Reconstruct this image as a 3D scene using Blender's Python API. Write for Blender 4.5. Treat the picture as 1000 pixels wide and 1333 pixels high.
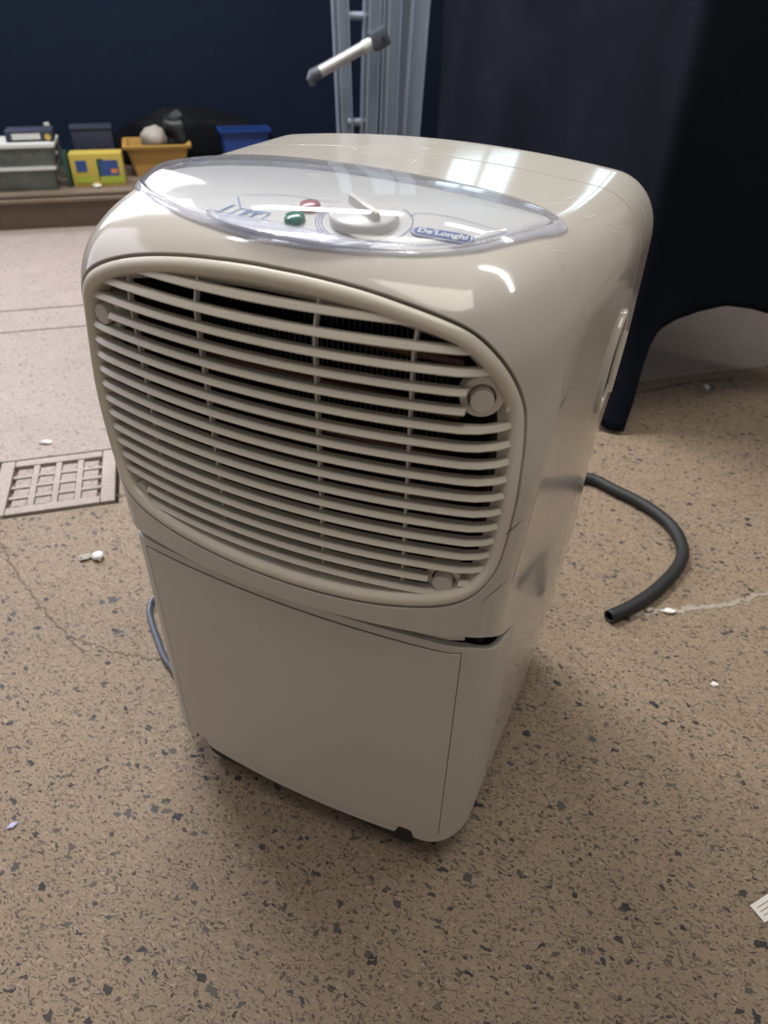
import bpy, bmesh, math, random
import numpy as np
from mathutils import Vector, Matrix
random.seed(7); rng = np.random.default_rng(7)
for o in list(bpy.data.objects): bpy.data.objects.remove(o)
scene = bpy.context.scene
C = scene.collection

# ------------------------------------------------------------------ camera
LIFT = .027                      # underside clearance of the machine
CAM = (.2427, -.3594, .7099+LIFT); YAW, PITCH, ROLL, FPX = -.4213, .649, .0257, 915.3
cam = bpy.data.cameras.new('camera'); co = bpy.data.objects.new('camera', cam); C.objects.link(co)
fw = Vector((math.sin(YAW)*math.cos(PITCH), math.cos(YAW)*math.cos(PITCH), -math.sin(PITCH)))
rt = Vector((math.cos(YAW), -math.sin(YAW), 0)); up = rt.cross(fw)
r2 = rt*math.cos(ROLL)+up*math.sin(ROLL); u2 = -rt*math.sin(ROLL)+up*math.cos(ROLL)
M = Matrix((r2, u2, -fw)).transposed().to_4x4(); M.translation = Vector(CAM); co.matrix_world = M
cam.sensor_fit = 'VERTICAL'; cam.sensor_height = 24; cam.sensor_width = 18; cam.lens = FPX/1333*24
cam.clip_start = .02; cam.clip_end = 60
cam.dof.use_dof = True; cam.dof.focus_distance = .60; cam.dof.aperture_fstop = 5.0
scene.camera = co
scene.view_settings.view_transform = 'Standard'; scene.view_settings.look = 'None'
scene.view_settings.gamma = 1; scene.view_settings.use_curve_mapping = False
scene.cycles.max_bounces = 7; scene.cycles.diffuse_bounces = 4; scene.cycles.glossy_bounces = 4; scene.cycles.transparent_max_bounces = 8
scene.view_settings.exposure = 0.82

# room frame: e1 runs along the back wall, n1 points into it
RA = math.radians(41)
KF = 1+LIFT/.7099
def fl(x, y): return (CAM[0]+KF*(x-CAM[0]), CAM[1]+KF*(y-CAM[1]))
def room(u, v, z=0): return Vector((*fl(u*math.cos(RA)-v*math.sin(RA), u*math.sin(RA)+v*math.cos(RA)), z))

# ------------------------------------------------------------------ world and lights
w = bpy.data.worlds.new('world'); scene.world = w; w.use_nodes = True
w.node_tree.nodes['Background'].inputs[0].default_value = (.62, .64, .74, 1)
w.node_tree.nodes['Background'].inputs[1].default_value = .17
def area(name, loc, target, sx, sy, power, col):
    l = bpy.data.lights.new(name, 'AREA'); l.shape = 'RECTANGLE'; l.size = sx; l.size_y = sy
    l.energy = power; l.color = col
    o = bpy.data.objects.new(name, l); C.objects.link(o); o.location = loc
    d = Vector(target)-Vector(loc); o.rotation_euler = d.to_track_quat('-Z', 'Y').to_euler()
    return o
area('left_fill_light', room(-2.7, 2.35, 1.5), room(-.7, .9, 0), 2.2, 2.6, 28, (.92, .88, 1.0))  # added cool fill for the floor at left; no door is built
area('ceiling_fluorescent_light', room(1.50, .32, 2.7), room(1.5, .32, 0), 1.95, .07, 15, (1, .97, .92)).rotation_euler = (0, 0, RA-math.radians(43))
area('ceiling_fill_front', room(.0, -.45, 2.8), room(.0, -.45, 0), 1.0, 1.0, 11, (1, .93, .80)).rotation_euler = (0, 0, RA)  # added soft overhead fill that brightens the upper front and slats
area('ceiling_fluorescent_light_far', room(-.1, 1.5, 2.7), room(-.1, 1.5, 0), 1.5, .10, 50, (1, .99, .96)).rotation_euler = (0, 0, RA)

# ------------------------------------------------------------------ node helpers
class NT:
    def __init__(s, name):
        s.m = bpy.data.materials.new(name); s.m.use_nodes = True; s.t = s.m.node_tree
        s.n = s.t.nodes; s.l = s.t.links; s.n.clear()
        s.out = s.n.new('ShaderNodeOutputMaterial')
    def add(s, typ, **kw):
        nd = s.n.new(typ)
        for k, v in kw.items(): setattr(nd, k, v)
        return nd
    def set(s, sock, v):
        if hasattr(v, 'links') or isinstance(v, bpy.types.NodeSocket): s.l.new(v, sock)
        else:
            if sock.type == 'RGBA' and len(v) == 3: v = (*v, 1)
            sock.default_value = v
    def math(s, op, a, b=0, c=None, clamp=False):
        nd = s.add('ShaderNodeMath', operation=op, use_clamp=clamp); s.set(nd.inputs[0], a); s.set(nd.inputs[1], b)
        if c is not None: s.set(nd.inputs[2], c)
        return nd.outputs[0]
    def mix(s, f, a, b, mode='MIX'):
        nd = s.add('ShaderNodeMix', data_type='RGBA', blend_type=mode); s.set(nd.inputs[0], f); s.set(nd.inputs[6], a); s.set(nd.inputs[7], b)
        return nd.outputs[2]
    def coords(s, scale=None):
        tc = s.add('ShaderNodeTexCoord').outputs['Object']
        if scale is None: return tc
        mp = s.add('ShaderNodeMapping'); s.l.new(tc, mp.inputs[0]); mp.inputs['Scale'].default_value = scale
        return mp.outputs[0]
    def noise(s, vec, scale, detail=3, rough=.55, dist=0):
        nd = s.add('ShaderNodeTexNoise'); s.l.new(vec, nd.inputs['Vector'])
        nd.inputs['Scale'].default_value = scale; nd.inputs['Detail'].default_value = detail
        nd.inputs['Roughness'].default_value = rough; nd.inputs['Distortion'].default_value = dist
        return nd
    def ramp(s, f, a, b):
        nd = s.add('ShaderNodeMapRange', interpolation_type='SMOOTHSTEP'); s.set(nd.inputs[0], f)
        nd.inputs[1].default_value = a; nd.inputs[2].default_value = b
        return nd.outputs[0]
    def bsdf(s, col, rough=.5, bump=None, bstr=.2, bdist=.002, **kw):
        b = s.add('ShaderNodeBsdfPrincipled'); s.set(b.inputs['Base Color'], col); s.set(b.inputs['Roughness'], rough)
        for k, v in kw.items(): s.set(b.inputs[k.replace('_', ' ')], v)
        if bump is not None:
            bp = s.add('ShaderNodeBump'); bp.inputs['Strength'].default_value = bstr; bp.inputs['Distance'].default_value = bdist
            s.l.new(bump, bp.inputs['Height']); s.l.new(bp.outputs[0], b.inputs['Normal'])
        return b
    def done(s, sh): s.l.new(sh.outputs[0] if hasattr(sh, 'outputs') else sh, s.out.inputs[0]); return s.m

def plain(name, col, rough=.5, nscale=40, var=.12, **kw):
    t = NT(name); c = t.coords(); nz = t.noise(c, nscale)
    col2 = tuple(max(0, x*(1-var)) for x in col)
    return t.done(t.bsdf(t.mix(nz.outputs[0], col2, col), rough, bump=nz.outputs[0], bstr=.08, **kw))

def plastic(name, col, rough, dirt=.5):
    t = NT(name); c = t.coords()
    big = t.noise(c, 9, 4); fine = t.noise(c, 160, 3); spk = t.noise(c, 420, 2)
    col2 = t.mix(t.math('MULTIPLY', t.ramp(big.outputs[0], .42, .75), dirt*.35), col, tuple(x*f for x, f in zip(col, (.78, .74, .68))))
    col3 = t.mix(t.math('MULTIPLY', t.ramp(spk.outputs[0], .66, .74), .35*dirt), col2, tuple(x*.55 for x in col))
    # scratches: stretched noise thresholded, in two directions
    s1 = t.noise(t.coords((14, 260, 14)), 1, 2, .6, .4); s2 = t.noise(t.coords((200, 12, 30)), 1, 2, .6, .3)
    sc = t.math('MAXIMUM', t.ramp(s1.outputs[0], .72, .76), t.ramp(s2.outputs[0], .73, .77))
    rg = t.math('ADD', t.math('MULTIPLY', fine.outputs[0], .10), rough-.05)
    rg2 = t.math('ADD', rg, t.math('MULTIPLY', sc, .25))
    return t.done(t.bsdf(t.mix(t.math('MULTIPLY', sc, .18*dirt), col3, (.8, .78, .72)), rg2, bump=fine.outputs[0], bstr=.03, bdist=.0005))

PLC = (.47, .444, .398)
mat = {}
mat['shell'] = plastic('cream_glossy_plastic', PLC, .10, .9)
mat['tank'] = plastic('cream_satin_plastic', PLC, .36)
mat['slat'] = plastic('cream_grille_plastic', (.56, .525, .445), .34, .7)
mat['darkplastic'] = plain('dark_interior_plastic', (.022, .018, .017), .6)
mat['coil'] = plain('evaporator_fins', (.012, .013, .018), .5)
mat['rubber'] = plain('black_rubber', (.010, .010, .011), .6, 200)
mat['cord'] = plain('grey_blue_cord', (.055, .068, .095), .3, 100)
mat['knob'] = plain('off_white_knob', (.66, .64, .60), .3, 60, .05)
mat['insert'] = plain('printed_panel', (.60, .59, .57), .35, 30, .06)
mat['blue'] = plain('blue_print', (.06, .10, .32), .4, 50)
mat['ltblue'] = plain('pale_blue_print', (.09, .22, .48), .4, 50)
mat['white'] = plain('white_print', (.75, .75, .75), .4)
mat['green'] = plain('green_lamp', (.01, .16, .10), .15, 50)
mat['red'] = plain('red_lamp', (.34, .10, .11), .2, 50)
mat['labelpaper'] = plain('olive_label', (.30, .32, .14), .6)
mat['tape'] = plain('dark_ink', (.03, .03, .06), .6)

def clear(name, tint, gloss_rough, haze, hazecol, fk=1.0):
    t = NT(name)
    tr = t.add('ShaderNodeBsdfTransparent'); tr.inputs[0].default_value = (*tint, 1)
    gl = t.add('ShaderNodeBsdfGlossy'); gl.inputs[0].default_value = (1, 1, 1, 1); gl.inputs[1].default_value = gloss_rough
    df = t.add('ShaderNodeBsdfDiffuse'); df.inputs[0].default_value = (*hazecol, 1)
    geo = t.add('ShaderNodeNewGeometry'); dt = t.add('ShaderNodeVectorMath', operation='DOT_PRODUCT'); t.l.new(geo.outputs['Normal'], dt.inputs[0]); t.l.new(geo.outputs['Incoming'], dt.inputs[1])
    cs = t.math('SUBTRACT', 1, t.math('ABSOLUTE', dt.outputs['Value']), clamp=True); fres = t.math('MULTIPLY_ADD', t.math('POWER', cs, 5), .96*fk, .04)
    c = t.coords(); nz = t.noise(c, 30, 4)
    m1 = t.add('ShaderNodeMixShader'); t.l.new(t.math('MULTIPLY', nz.outputs[0], haze*2), m1.inputs[0]); t.l.new(tr.outputs[0], m1.inputs[1]); t.l.new(df.outputs[0], m1.inputs[2])
    m2 = t.add('ShaderNodeMixShader'); t.l.new(fres, m2.inputs[0]); t.l.new(m1.outputs[0], m2.inputs[1]); t.l.new(gl.outputs[0], m2.inputs[2])
    return t.done(m2)
mat['clear'] = clear('clear_acrylic', (.97, .975, .985), .05, .035, (.75, .78, .85))
mat['rim'] = clear('milky_acrylic_rim', (.92, .93, .96), .10, .30, (.78, .80, .90), .6)
mat['binclear'] = clear('cloudy_polypropylene', (.55, .60, .57), .25, .10, (.45, .50, .47))

# floor: ground concrete with exposed stone chips
def floor_mat(name, base, base2, chip=1.0, rough=.62):
    t = NT(name); c = t.coords()
    wob = t.noise(c, 70, 2); 
    mp = t.add('ShaderNodeMixRGB'); mp.blend_type = 'LINEAR_LIGHT'; mp.inputs[0].default_value = .008
    t.l.new(c, mp.inputs[1]); t.l.new(wob.outputs[1], mp.inputs[2]); cw = mp.outputs[0]
    big = t.noise(c, 2.3, 4, .6); mid = t.noise(c, 14, 4, .6); fine = t.noise(c, 260, 3, .7)
    col = t.mix(t.ramp(big.outputs[0], .3, .7), base, base2)
    col = t.mix(t.math('MULTIPLY', t.ramp(mid.outputs[0], .45, .8), .35), col, tuple(x*.72 for x in base))
    col = t.mix(t.math('MULTIPLY', t.ramp(fine.outputs[0], .35, .75), .5), tuple(0 for _ in base), col, 'MIX') if False else t.mix(t.math('MULTIPLY', t.ramp(fine.outputs[0], .5, .3), .30), col, tuple(x*.5 for x in base))
    def chips(scale, thr, frac, vec, sc=(1, 1, 1)):
        vo = t.add('ShaderNodeTexVoronoi', feature='F1', distance='MANHATTAN'); t.l.new(vec, vo.inputs['Vector']); vo.inputs['Scale'].default_value = scale
        sp = t.add('ShaderNodeSeparateColor'); t.l.new(vo.outputs['Color'], sp.inputs[0])
        size = t.math('MULTIPLY', sp.outputs[1], thr)
        inside = t.math('LESS_THAN', vo.outputs['Distance'], size)
        pick = t.math('LESS_THAN', sp.outputs[0], frac)
        return t.math('MULTIPLY', inside, pick), sp.outputs[2]
    def stretched(ang, k):
        m = t.add('ShaderNodeMapping'); t.l.new(cw, m.inputs[0]); m.inputs['Rotation'].default_value = (0, 0, ang); m.inputs['Scale'].default_value = (1, k, 1)
        return m.outputs[0]
    for sc, thr, fr, ang, k, c1, c2, amt in (
        (240, .7, .55, 2.0, 2.2, (.36, .29, .21), (.28, .21, .15), .7),
        (150, .7, .40, .1, 2.0, (.32, .25, .18), (.22, .17, .12), .6),
        (190, .72, .70, .4, 2.8, (.045, .034, .026), (.12, .09, .065), .85),
        (230, .72, .70, 1.5, 3.0, (.04, .03, .024), (.13, .10, .075), .85),
        (165, .68, .62, 2.4, 2.5, (.04, .034, .028), (.11, .085, .065), .85),
        (115, .60, .45, 2.9, 1.9, (.03, .026, .024), (.09, .075, .062), .9),
        (80, .58, .38, .9, 1.5, (.022, .022, .025), (.075, .066, .058), .93),
        (52, .48, .26, 2.2, 1.35, (.018, .020, .024), (.055, .053, .055), .95)):
        mk, rnd = chips(sc, thr, fr, stretched(ang, k))
        col = t.mix(t.math('MULTIPLY', mk, amt*chip), col, t.mix(rnd, c1, c2))
    sp = t.noise(c, 900, 1); col = t.mix(t.math('MULTIPLY', t.ramp(sp.outputs[0], .74, .78), .5), col, (.75, .72, .68))
    return t.done(t.bsdf(col, t.math('ADD', t.math('MULTIPLY', mid.outputs[0], .25), rough-.14), bump=fine.outputs[0], bstr=.35, bdist=.0012, Specular_IOR_Level=.22))
mat['floor'] = floor_mat('exposed_aggregate_concrete', (.25, .187, .128), (.215, .160, .110))
mat['floor2'] = floor_mat('dusty_lit_concrete', (.34, .285, .255), (.30, .25, .225), .5)  # dust and daylight both put into one paler tone
mat['pale'] = floor_mat('worn_pale_concrete', (.36, .31, .28), (.31, .27, .24), .25)
mat['dirt'] = plain('packed_dirt', (.16, .12, .09), .9, 60, .4)
mat['greywall'] = plain('grey_painted_blockwork', (.50, .46, .41), .8, 20, .1)
mat['joint'] = plain('dark_joint', (.05, .04, .035), .9)
mat['wood'] = plain('brown_painted_timber', (.17, .125, .09), .6, 15, .3)
mat['navy'] = plain('navy_painted_wall', (.0085, .0155, .034), .8, 30, .3, Specular_IOR_Level=.1)
def cloth_mat():
    t = NT('black_navy_cloth'); c = t.coords(); nz = t.noise(c, 5, 4); wv = t.noise(c, 700, 2)
    col = t.mix(t.ramp(nz.outputs[0], .4, .75), (.0050, .0068, .0118), (.0085, .0112, .0180))
    return t.done(t.bsdf(col, .75, bump=wv.outputs[0], bstr=.3, bdist=.001, Specular_IOR_Level=.05))
mat['cloth'] = cloth_mat()
mat['alu'] = plain('dull_aluminium', (.24, .29, .36), .45, 25, .2, Metallic=.2)
mat['alu2'] = plain('pale_aluminium_tube', (.46, .46, .47), .4, 25, .15, Metallic=.5)
mat['greycap'] = plain('dark_grey_rubber', (.055, .065, .085), .5)
mat['yellow'] = plain('yellow_card', (.44, .34, .06), .5)
mat['ylgreen'] = plain('lime_print', (.30, .38, .04), .5)
mat['dkgreen'] = plain('dark_green', (.01, .06, .04), .5)
mat['pblue'] = plain('blue_picture_print', (.03, .08, .28), .5, 60, .6)
mat['orange'] = plain('mustard_plastic', (.46, .27, .07), .4)
mat['bag'] = plain('black_polythene', (.005, .006, .009), .5, 14, .3)
mat['sheet'] = plain('black_sheeting', (.004, .005, .008), .7, 14, .3, Specular_IOR_Level=.12)
mat['bluebin'] = plain('blue_plastic', (.008, .04, .19), .45)
mat['nvbox'] = plain('dark_navy_box', (.018, .022, .045), .6)
mat['paper'] = plain('white_paper', (.72, .70, .66), .7)
mat['cream'] = plain('cream_bag', (.36, .33, .29), .7, 20, .4)
mat['whiterim'] = plain('white_rim', (.52, .53, .50), .4)
mat['lilac'] = plain('lilac_paper', (.45, .42, .62), .6)
mat['steel'] = plain('zinc_steel', (.5, .52, .56), .3, 30, .1, Metallic=.9)
mat['rubble'] = plain('pale_mortar', (.36, .31, .25), .9, 90, .4)
mat['orangebit'] = plain('orange_plastic_bit', (.6, .2, .03), .5)

# ------------------------------------------------------------------ object helpers
def tag(o, label=None, cat=None, group=None, kind=None):
    if label: o['label'] = label
    if cat: o['category'] = cat
    if group: o['group'] = group
    if kind: o['kind'] = kind
    return o
def empty(name, loc=(0, 0, 0), rz=0):
    o = bpy.data.objects.new(name, None); C.objects.link(o); o.location = loc; o.rotation_euler = (0, 0, rz); o.empty_display_size = .05
    return o
def mesh_obj(name, verts, faces, m, parent=None, smooth=True, normals=None, sharp=42):
    me = bpy.data.meshes.new(name); me.from_pydata([tuple(map(float, v)) for v in verts], [], faces); me.update()
    if smooth:
        me.polygons.foreach_set('use_smooth', [True]*len(me.polygons))
    if smooth and normals is None and sharp: me.set_sharp_from_angle(angle=math.radians(sharp))
    if normals is not None: me.normals_split_custom_set_from_vertices([tuple(map(float, n)) for n in normals])
    me.materials.append(mat[m] if isinstance(m, str) else m)
    o = bpy.data.objects.new(name, me); C.objects.link(o)
    if parent: o.parent = parent
    return o
def bm_obj(name, bm, m, parent=None, smooth=None):
    me = bpy.data.meshes.new(name); bmesh.ops.recalc_face_normals(bm, faces=bm.faces[:]); bm.to_mesh(me); bm.free()
    me.materials.append(mat[m] if isinstance(m, str) else m)
    if smooth is not None:
        me.polygons.foreach_set('use_smooth', [True]*len(me.polygons)); me.set_sharp_from_angle(angle=math.radians(smooth))
    o = bpy.data.objects.new(name, me); C.objects.link(o)
    if parent: o.parent = parent
    return o
def box(bm, c, s, rz=0, bevel=0, taper=1.0, rx=0, ry=0):
    g = bmesh.ops.create_cube(bm, size=1)['verts']
    for v in g:
        k = 1+(taper-1)*(v.co.z+.5) if taper != 1 else 1
        v.co = Vector((v.co.x*s[0]*k, v.co.y*s[1]*k, v.co.z*s[2]))
    if bevel:
        es = list({e for v in g for e in v.link_edges}); r = bmesh.ops.bevel(bm, geom=es, offset=bevel, segments=2, affect='EDGES', profile=.6)
        g = list({v for f in r['faces'] for v in f.verts} | {v for v in g if v.is_valid})
    Mx = Matrix.Translation(c) @ Matrix.Rotation(rz, 4, 'Z') @ Matrix.Rotation(ry, 4, 'Y') @ Matrix.Rotation(rx, 4, 'X')
    bmesh.ops.transform(bm, matrix=Mx, verts=g); return g
def box_obj(name, c, s, m, parent=None, rz=0, bevel=.002, taper=1.0, rx=0, ry=0):
    bm = bmesh.new(); box(bm, c, s, rz, bevel, taper, rx, ry); return bm_obj(name, bm, m, parent, 40)
def tube(pts, r, seg=12, closed_ends=True, radii=None):
    pts = [Vector(p) for p in pts]; V = []; Fc = []
    prev = None
    for i, p in enumerate(pts):
        d = (pts[min(i+1, len(pts)-1)]-pts[max(i-1, 0)]).normalized()
        a = Vector((0, 0, 1)) if prev is None else prev
        if abs(a.dot(d)) > .98: a = Vector((1, 0, 0))
        a = (a-d*a.dot(d)).normalized(); prev = a; b = d.cross(a)
        rr = r if radii is None else radii[i]
        for k in range(seg):
            t = 2*math.pi*k/seg; V.append(p+(a*math.cos(t)+b*math.sin(t))*rr)
    for i in range(len(pts)-1):
        for k in range(seg):
            Fc.append((i*seg+k, i*seg+(k+1) % seg, (i+1)*seg+(k+1) % seg, (i+1)*seg+k))
    if closed_ends: Fc.append(tuple(range(seg-1, -1, -1))); Fc.append(tuple(range((len(pts)-1)*seg, len(pts)*seg)))
    return V, Fc
def smooth_path(P, n=60):
    P = [Vector(p) for p in P]; P = [P[0]*2-P[1]]+P+[P[-1]*2-P[-2]]; out = []
    m = len(P)-3
    for i in range(n+1):
        t = i/n*m; k = min(int(t), m-1); f = t-k
        a, b, c, d = P[k:k+4]
        out.append(.5*((2*b)+(c-a)*f+(2*a-5*b+4*c-d)*f*f+(3*b-a-3*c+d)*f**3))
    return out
def lathe(prof, seg=32):
    V = []; Fc = []
    for r, z in prof:
        for k in range(seg): t = 2*math.pi*k/seg; V.append((r*math.cos(t), r*math.sin(t), z))
    for i in range(len(prof)-1):
        for k in range(seg): Fc.append((i*seg+k, i*seg+(k+1) % seg, (i+1)*seg+(k+1) % seg, (i+1)*seg+k))
    return V, Fc
def lumpy(name, c, s, m, parent=None, amp=.15, sub=3, seed=0, rz=0, flat=None):
    bm = bmesh.new(); bmesh.ops.create_icosphere(bm, subdivisions=sub, radius=1)
    r = random.Random(seed); K = [(Vector((r.uniform(-1, 1), r.uniform(-1, 1), r.uniform(-1, 1))).normalized(), r.uniform(2, 5), r.uniform(0, 6)) for _ in range(7)]
    for v in bm.verts:
        f = 1+sum(amp/3*math.sin(k*d.dot(v.co)*2+p) for d, k, p in K); co_ = v.co*f
        if flat is not None: co_.z = max(co_.z, flat)
        v.co = Vector((co_.x*s[0], co_.y*s[1], co_.z*s[2]))
    bmesh.ops.transform(bm, matrix=Matrix.Translation(c) @ Matrix.Rotation(rz, 4, 'Z'), verts=bm.verts)
    return bm_obj(name, bm, m, parent, 60)

# ------------------------------------------------------------------ the setting: floor
floor = mesh_obj('floor', [room(-4, -2, -.02), room(4, -2, -.02), room(4, 2.9, -.02), room(-4, 2.9, -.02)], [(0, 1, 2, 3)], 'joint', smooth=False)
tag(floor, kind='structure')
def slab(u0, u1, v0, v1, m, top=0., g=.004, bevel=.0025):
    bm = bmesh.new(); uc, vc = (u0+u1)/2, (v0+v1)/2
    box(bm, room(uc, vc, top-.01), ((u1-u0)*KF-2*g, (v1-v0)*KF-2*g, .02), RA, bevel)
    return bm_obj('slab', bm, m, floor)
slab(-4, -.205, -2, .600, 'floor', g=0, bevel=0)
slab(-4, -.622, .600, .780, 'pale', g=.002)
slab(-4, -.205, .780, 1.395, 'floor2', g=.001)
slab(-.205, 4, -2, .790, 'floor', g=0, bevel=0)
slab(-.205, 4, .790, 1.395, 'floor2', g=0, bevel=0)  # paler tone stands in for the lit floor past the shadow edge
slab(-4, 4, 1.395, 1.545, 'floor2', g=.005)
slab(-4, 4, 1.545, 2.9, 'floor2', g=.002)
# cast cover plates let into the floor, four by four pockets
def grate(u0, label):
    g = empty('floor_grate', room(u0+.1025, .69, 0), RA)
    box_obj('bed_plate', (0, 0, -.012), (.203, .172, .008), 'wood', g, 0, .001)
    L, Wd = .203, .172
    for s in (-1, 1):
        box_obj('edge_strip', (s*(L/2-.012), 0, -.003), (.024, Wd, .012), 'pale', g, 0, .002)
        box_obj('edge_strip', (0, s*(Wd/2-.010), -.0032), (L-.05, .020, .012), 'pale', g, 0, .002)
    for k in (-1, 0, 1):
        box_obj('bar', (k*.0385, 0, -.0035), (.011, Wd-.04, .010), 'pale', g, 0, .002)
        box_obj('bar', (0, k*.033, -.0042), (L-.05, .009, .009), 'pale', g, 0, .002)
    for i in range(4):
        for j in range(4):
            box_obj('pocket_fill', ((i-1.5)*.0385, (j-1.5)*.033-.002, -.0035), (.026, .022, .006), 'floor2', g, random.uniform(-.05, .05), .002)
    tag(g, label, 'floor grate', 'cast floor cover plates')
grate(-.412, 'pale cast grate let into the floor, the whole one left of the machine')
grate(-.618, 'pale cast grate let into the floor, cut off by the left picture edge')
# cracks: thin wavering furrows lying in the floor surface
def crack(pts, wd, m='joint', seed=1, z=.0006):
    r = random.Random(seed); P = smooth_path([Vector((*fl(*p), 0)) for p in pts], 70); V = []; Fc = []
    P = [p+Vector((r.uniform(-1, 1), r.uniform(-1, 1), 0))*.0035 for p in P]
    for i, p in enumerate(P):
        d = (P[min(i+1, 70)]-P[max(0, i-1)]).normalized(); nn = Vector((-d.y, d.x, 0)); wv = wd*r.uniform(.25, 1.15)
        V += [p+nn*wv+Vector((0, 0, z)), p+Vector((0, 0, z+.0002)), p-nn*wv+Vector((0, 0, z))]
    for i in range(70):
        Fc += [(3*i, 3*i+1, 3*i+4, 3*i+3), (3*i+1, 3*i+2, 3*i+5, 3*i+4)]
    return mesh_obj('crack', V, Fc, m, floor)
crack([(-.70, .21), (-.65, .165), (-.594, .132), (-.496, .088), (-.428, .064), (-.360, .044)], .0016, 'dirt', 1)
crack([(-.40, .056), (-.33, .062), (-.249, .081)], .0009, 'dirt', 2)
crack([(-.78, .12), (-.72, .135), (-.65, .165)], .0010, 'dirt', 3)
crack([(-.81, .20), (-.72, .215), (-.62, .29), (-.55, .345)], .0022, 'dirt', 4)
crack([(.27, .43), (.321, .465), (.39, .51), (.47, .59)], .0045, 'rubble', 5)
crack([(.16, 1.115), (.21, 1.17), (.27, 1.235), (.36, 1.31)], .003, 'joint', 6)

# ------------------------------------------------------------------ back of the room
def wall(name, u0, u1, v, z0, z1, m):
    bm = bmesh.new(); box(bm, room((u0+u1)/2, v+.05, (z0+z1)/2), (u1-u0, .1, z1-z0), RA)
    return tag(bm_obj(name, bm, m), kind='structure')
wall('wall_back', -4, 4, 2.78, 0, 3.0, 'navy')
def side_wall(name, u0, u1, v0, v1):
    bm = bmesh.new(); box(bm, room((u0+u1)/2, (v0+v1)/2, 1.5), (u1-u0, v1-v0, 3.0), RA)
    return tag(bm_obj(name, bm, 'greywall'), kind='structure')
side_wall('wall_left', -3.95, -3.85, -2.0, 2.78); side_wall('wall_right', 3.85, 3.95, -2.0, 2.78); side_wall('wall_front', -3.95, 3.95, -2.1, -2.0)
ledge = empty('trim_1', room(0, 2.3, 0), RA); tag(ledge, kind='structure')
box_obj('riser', (0, .24, .045), (7.9, .46, .090), 'wood', ledge, 0, .002)
box_obj('lower_board', (0, .225, .0965), (7.9, .49, .013), 'wood', ledge, 0, .004)
box_obj('upper_board', (0, .235, .1115), (7.9, .48, .013), 'wood', ledge, 0, .005)
LZ = .118
# daylit windows high in the back wall (seen only as reflections on the machine's top)
def pane_mat(k, c=(.66, .88, 1, 1)):
    t = NT('daylit_window_glass'); e = t.add('ShaderNodeEmission'); e.inputs[0].default_value = c; e.inputs[1].default_value = k
    return t.done(e)
mat['pane'] = pane_mat(1.7); mat['pane_bright'] = pane_mat(17.0, (.90, .90, 1, 1))
def window(i, uc, zc, wd, ht, pm='pane'):
    f = empty(f'window_{i}', room(uc, 2.775, zc), RA); tag(f, kind='structure')
    box_obj('pane', (0, -.003, 0), (wd, .006, ht), pm, f, 0, 0)
    for s in (-1, 1):
        box_obj('frame_bar', (s*wd/2, -.012, 0), (.05, .03, ht+.05), 'alu', f, 0, .003)
        box_obj('frame_bar', (0, -.012, s*ht/2), (wd-.05, .028, .05), 'alu', f, 0, .003)
    box_obj('mullion', (0, -.012, 0), (.03, .024, ht-.05), 'alu', f, 0, .003)
window(1, 1.40, 1.42, .42, .42)
window(2, 2.22, 1.55, .34, .50)
window(3, -.95, 1.62, 1.05, .80, 'pane_bright')

# ------------------------------------------------------------------ the dehumidifier body
def sst(x, a, b):
    t = np.clip((x-a)/(b-a), 0, 1); return t*t*(3-2*t)
ZT, YB, XC = .5965, .345, -.006
def Fb(p, bow=.028):
    x, y, z = np.abs(p[..., 0]-XC), p[..., 1], p[..., 2]
    hw = .176+.008*sst(z, .30, .46)+.013*sst(y, .02, .25)*sst(z, -.05, .25)
    c = np.minimum((x/.18)**2, 1.2)
    yy = y+bow*(1-np.minimum(c, 1))*(1-sst(y, .0, .09))
    zc = z+.0125*c
    u = sst(z, .40, .56); fr = 1-sst(y, .03, .17)
    rx = .036+u*(.007+.013*fr); ry = .045+.055*sst(z, .44, .55); rz = .046+.018*fr; rb = .05
    qx = np.maximum(0, (x-(hw-rx))/rx); qf = np.maximum(0, (ry-yy)/ry)
    qb = np.maximum(0, (y-(YB-rb))/rb); qt = np.maximum(0, (zc-(ZT-rz))/rz)
    return (qx**2.2+qf**2.2+qb**2.2+qt**2.2)**(1/2.2)-1
CO = np.array([XC, .26, .32]); HH = np.array([.24, .26, .36])
def bis(fn, a, b, n=44):
    """fn(a) outside, fn(b) inside, arrays of points"""
    a = a.copy(); b = b.copy()
    for _ in range(n):
        m = (a+b)/2; o_ = fn(m) > 0
        a[o_] = m[o_]; b[~o_] = m[~o_]
    return (a+b)/2
def cast(d, bow=.028):
    d = np.asarray(d, float); P0 = np.broadcast_to(CO, d.shape)
    return bis(lambda p: Fb(p, bow), P0+d*HH*2.5, P0+d*HH*.05)
def S(ab, bow=.028):
    ab = np.asarray(ab, float); return cast(np.stack([ab[..., 0], -np.ones(ab.shape[:-1]), ab[..., 1]], -1), bow)
def front_y(x, z, bow=.028):
    x = np.asarray(x, float); z = np.broadcast_to(np.asarray(z, float), x.shape)
    return bis(lambda p: Fb(p, bow), np.stack([x, np.full(x.shape, -.2), z], -1), np.stack([x, np.full(x.shape, .15), z], -1))[..., 1]
def top_z(x, y):
    x = np.asarray(x, float); y = np.asarray(y, float)
    return bis(Fb, np.stack([x, y, np.full(x.shape, .8)], -1), np.stack([x, y, np.full(x.shape, .3)], -1))[..., 2]
def grad(P, bow=.028):
    P = np.asarray(P, float); g = np.zeros_like(P); e = 2e-4
    for k in range(3):
        d = np.zeros(3); d[k] = e; g[..., k] = Fb(P+d, bow)-Fb(P-d, bow)
    l = np.linalg.norm(g, axis=-1, keepdims=True); l[l < 1e-9] = 1
    return g/l

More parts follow.
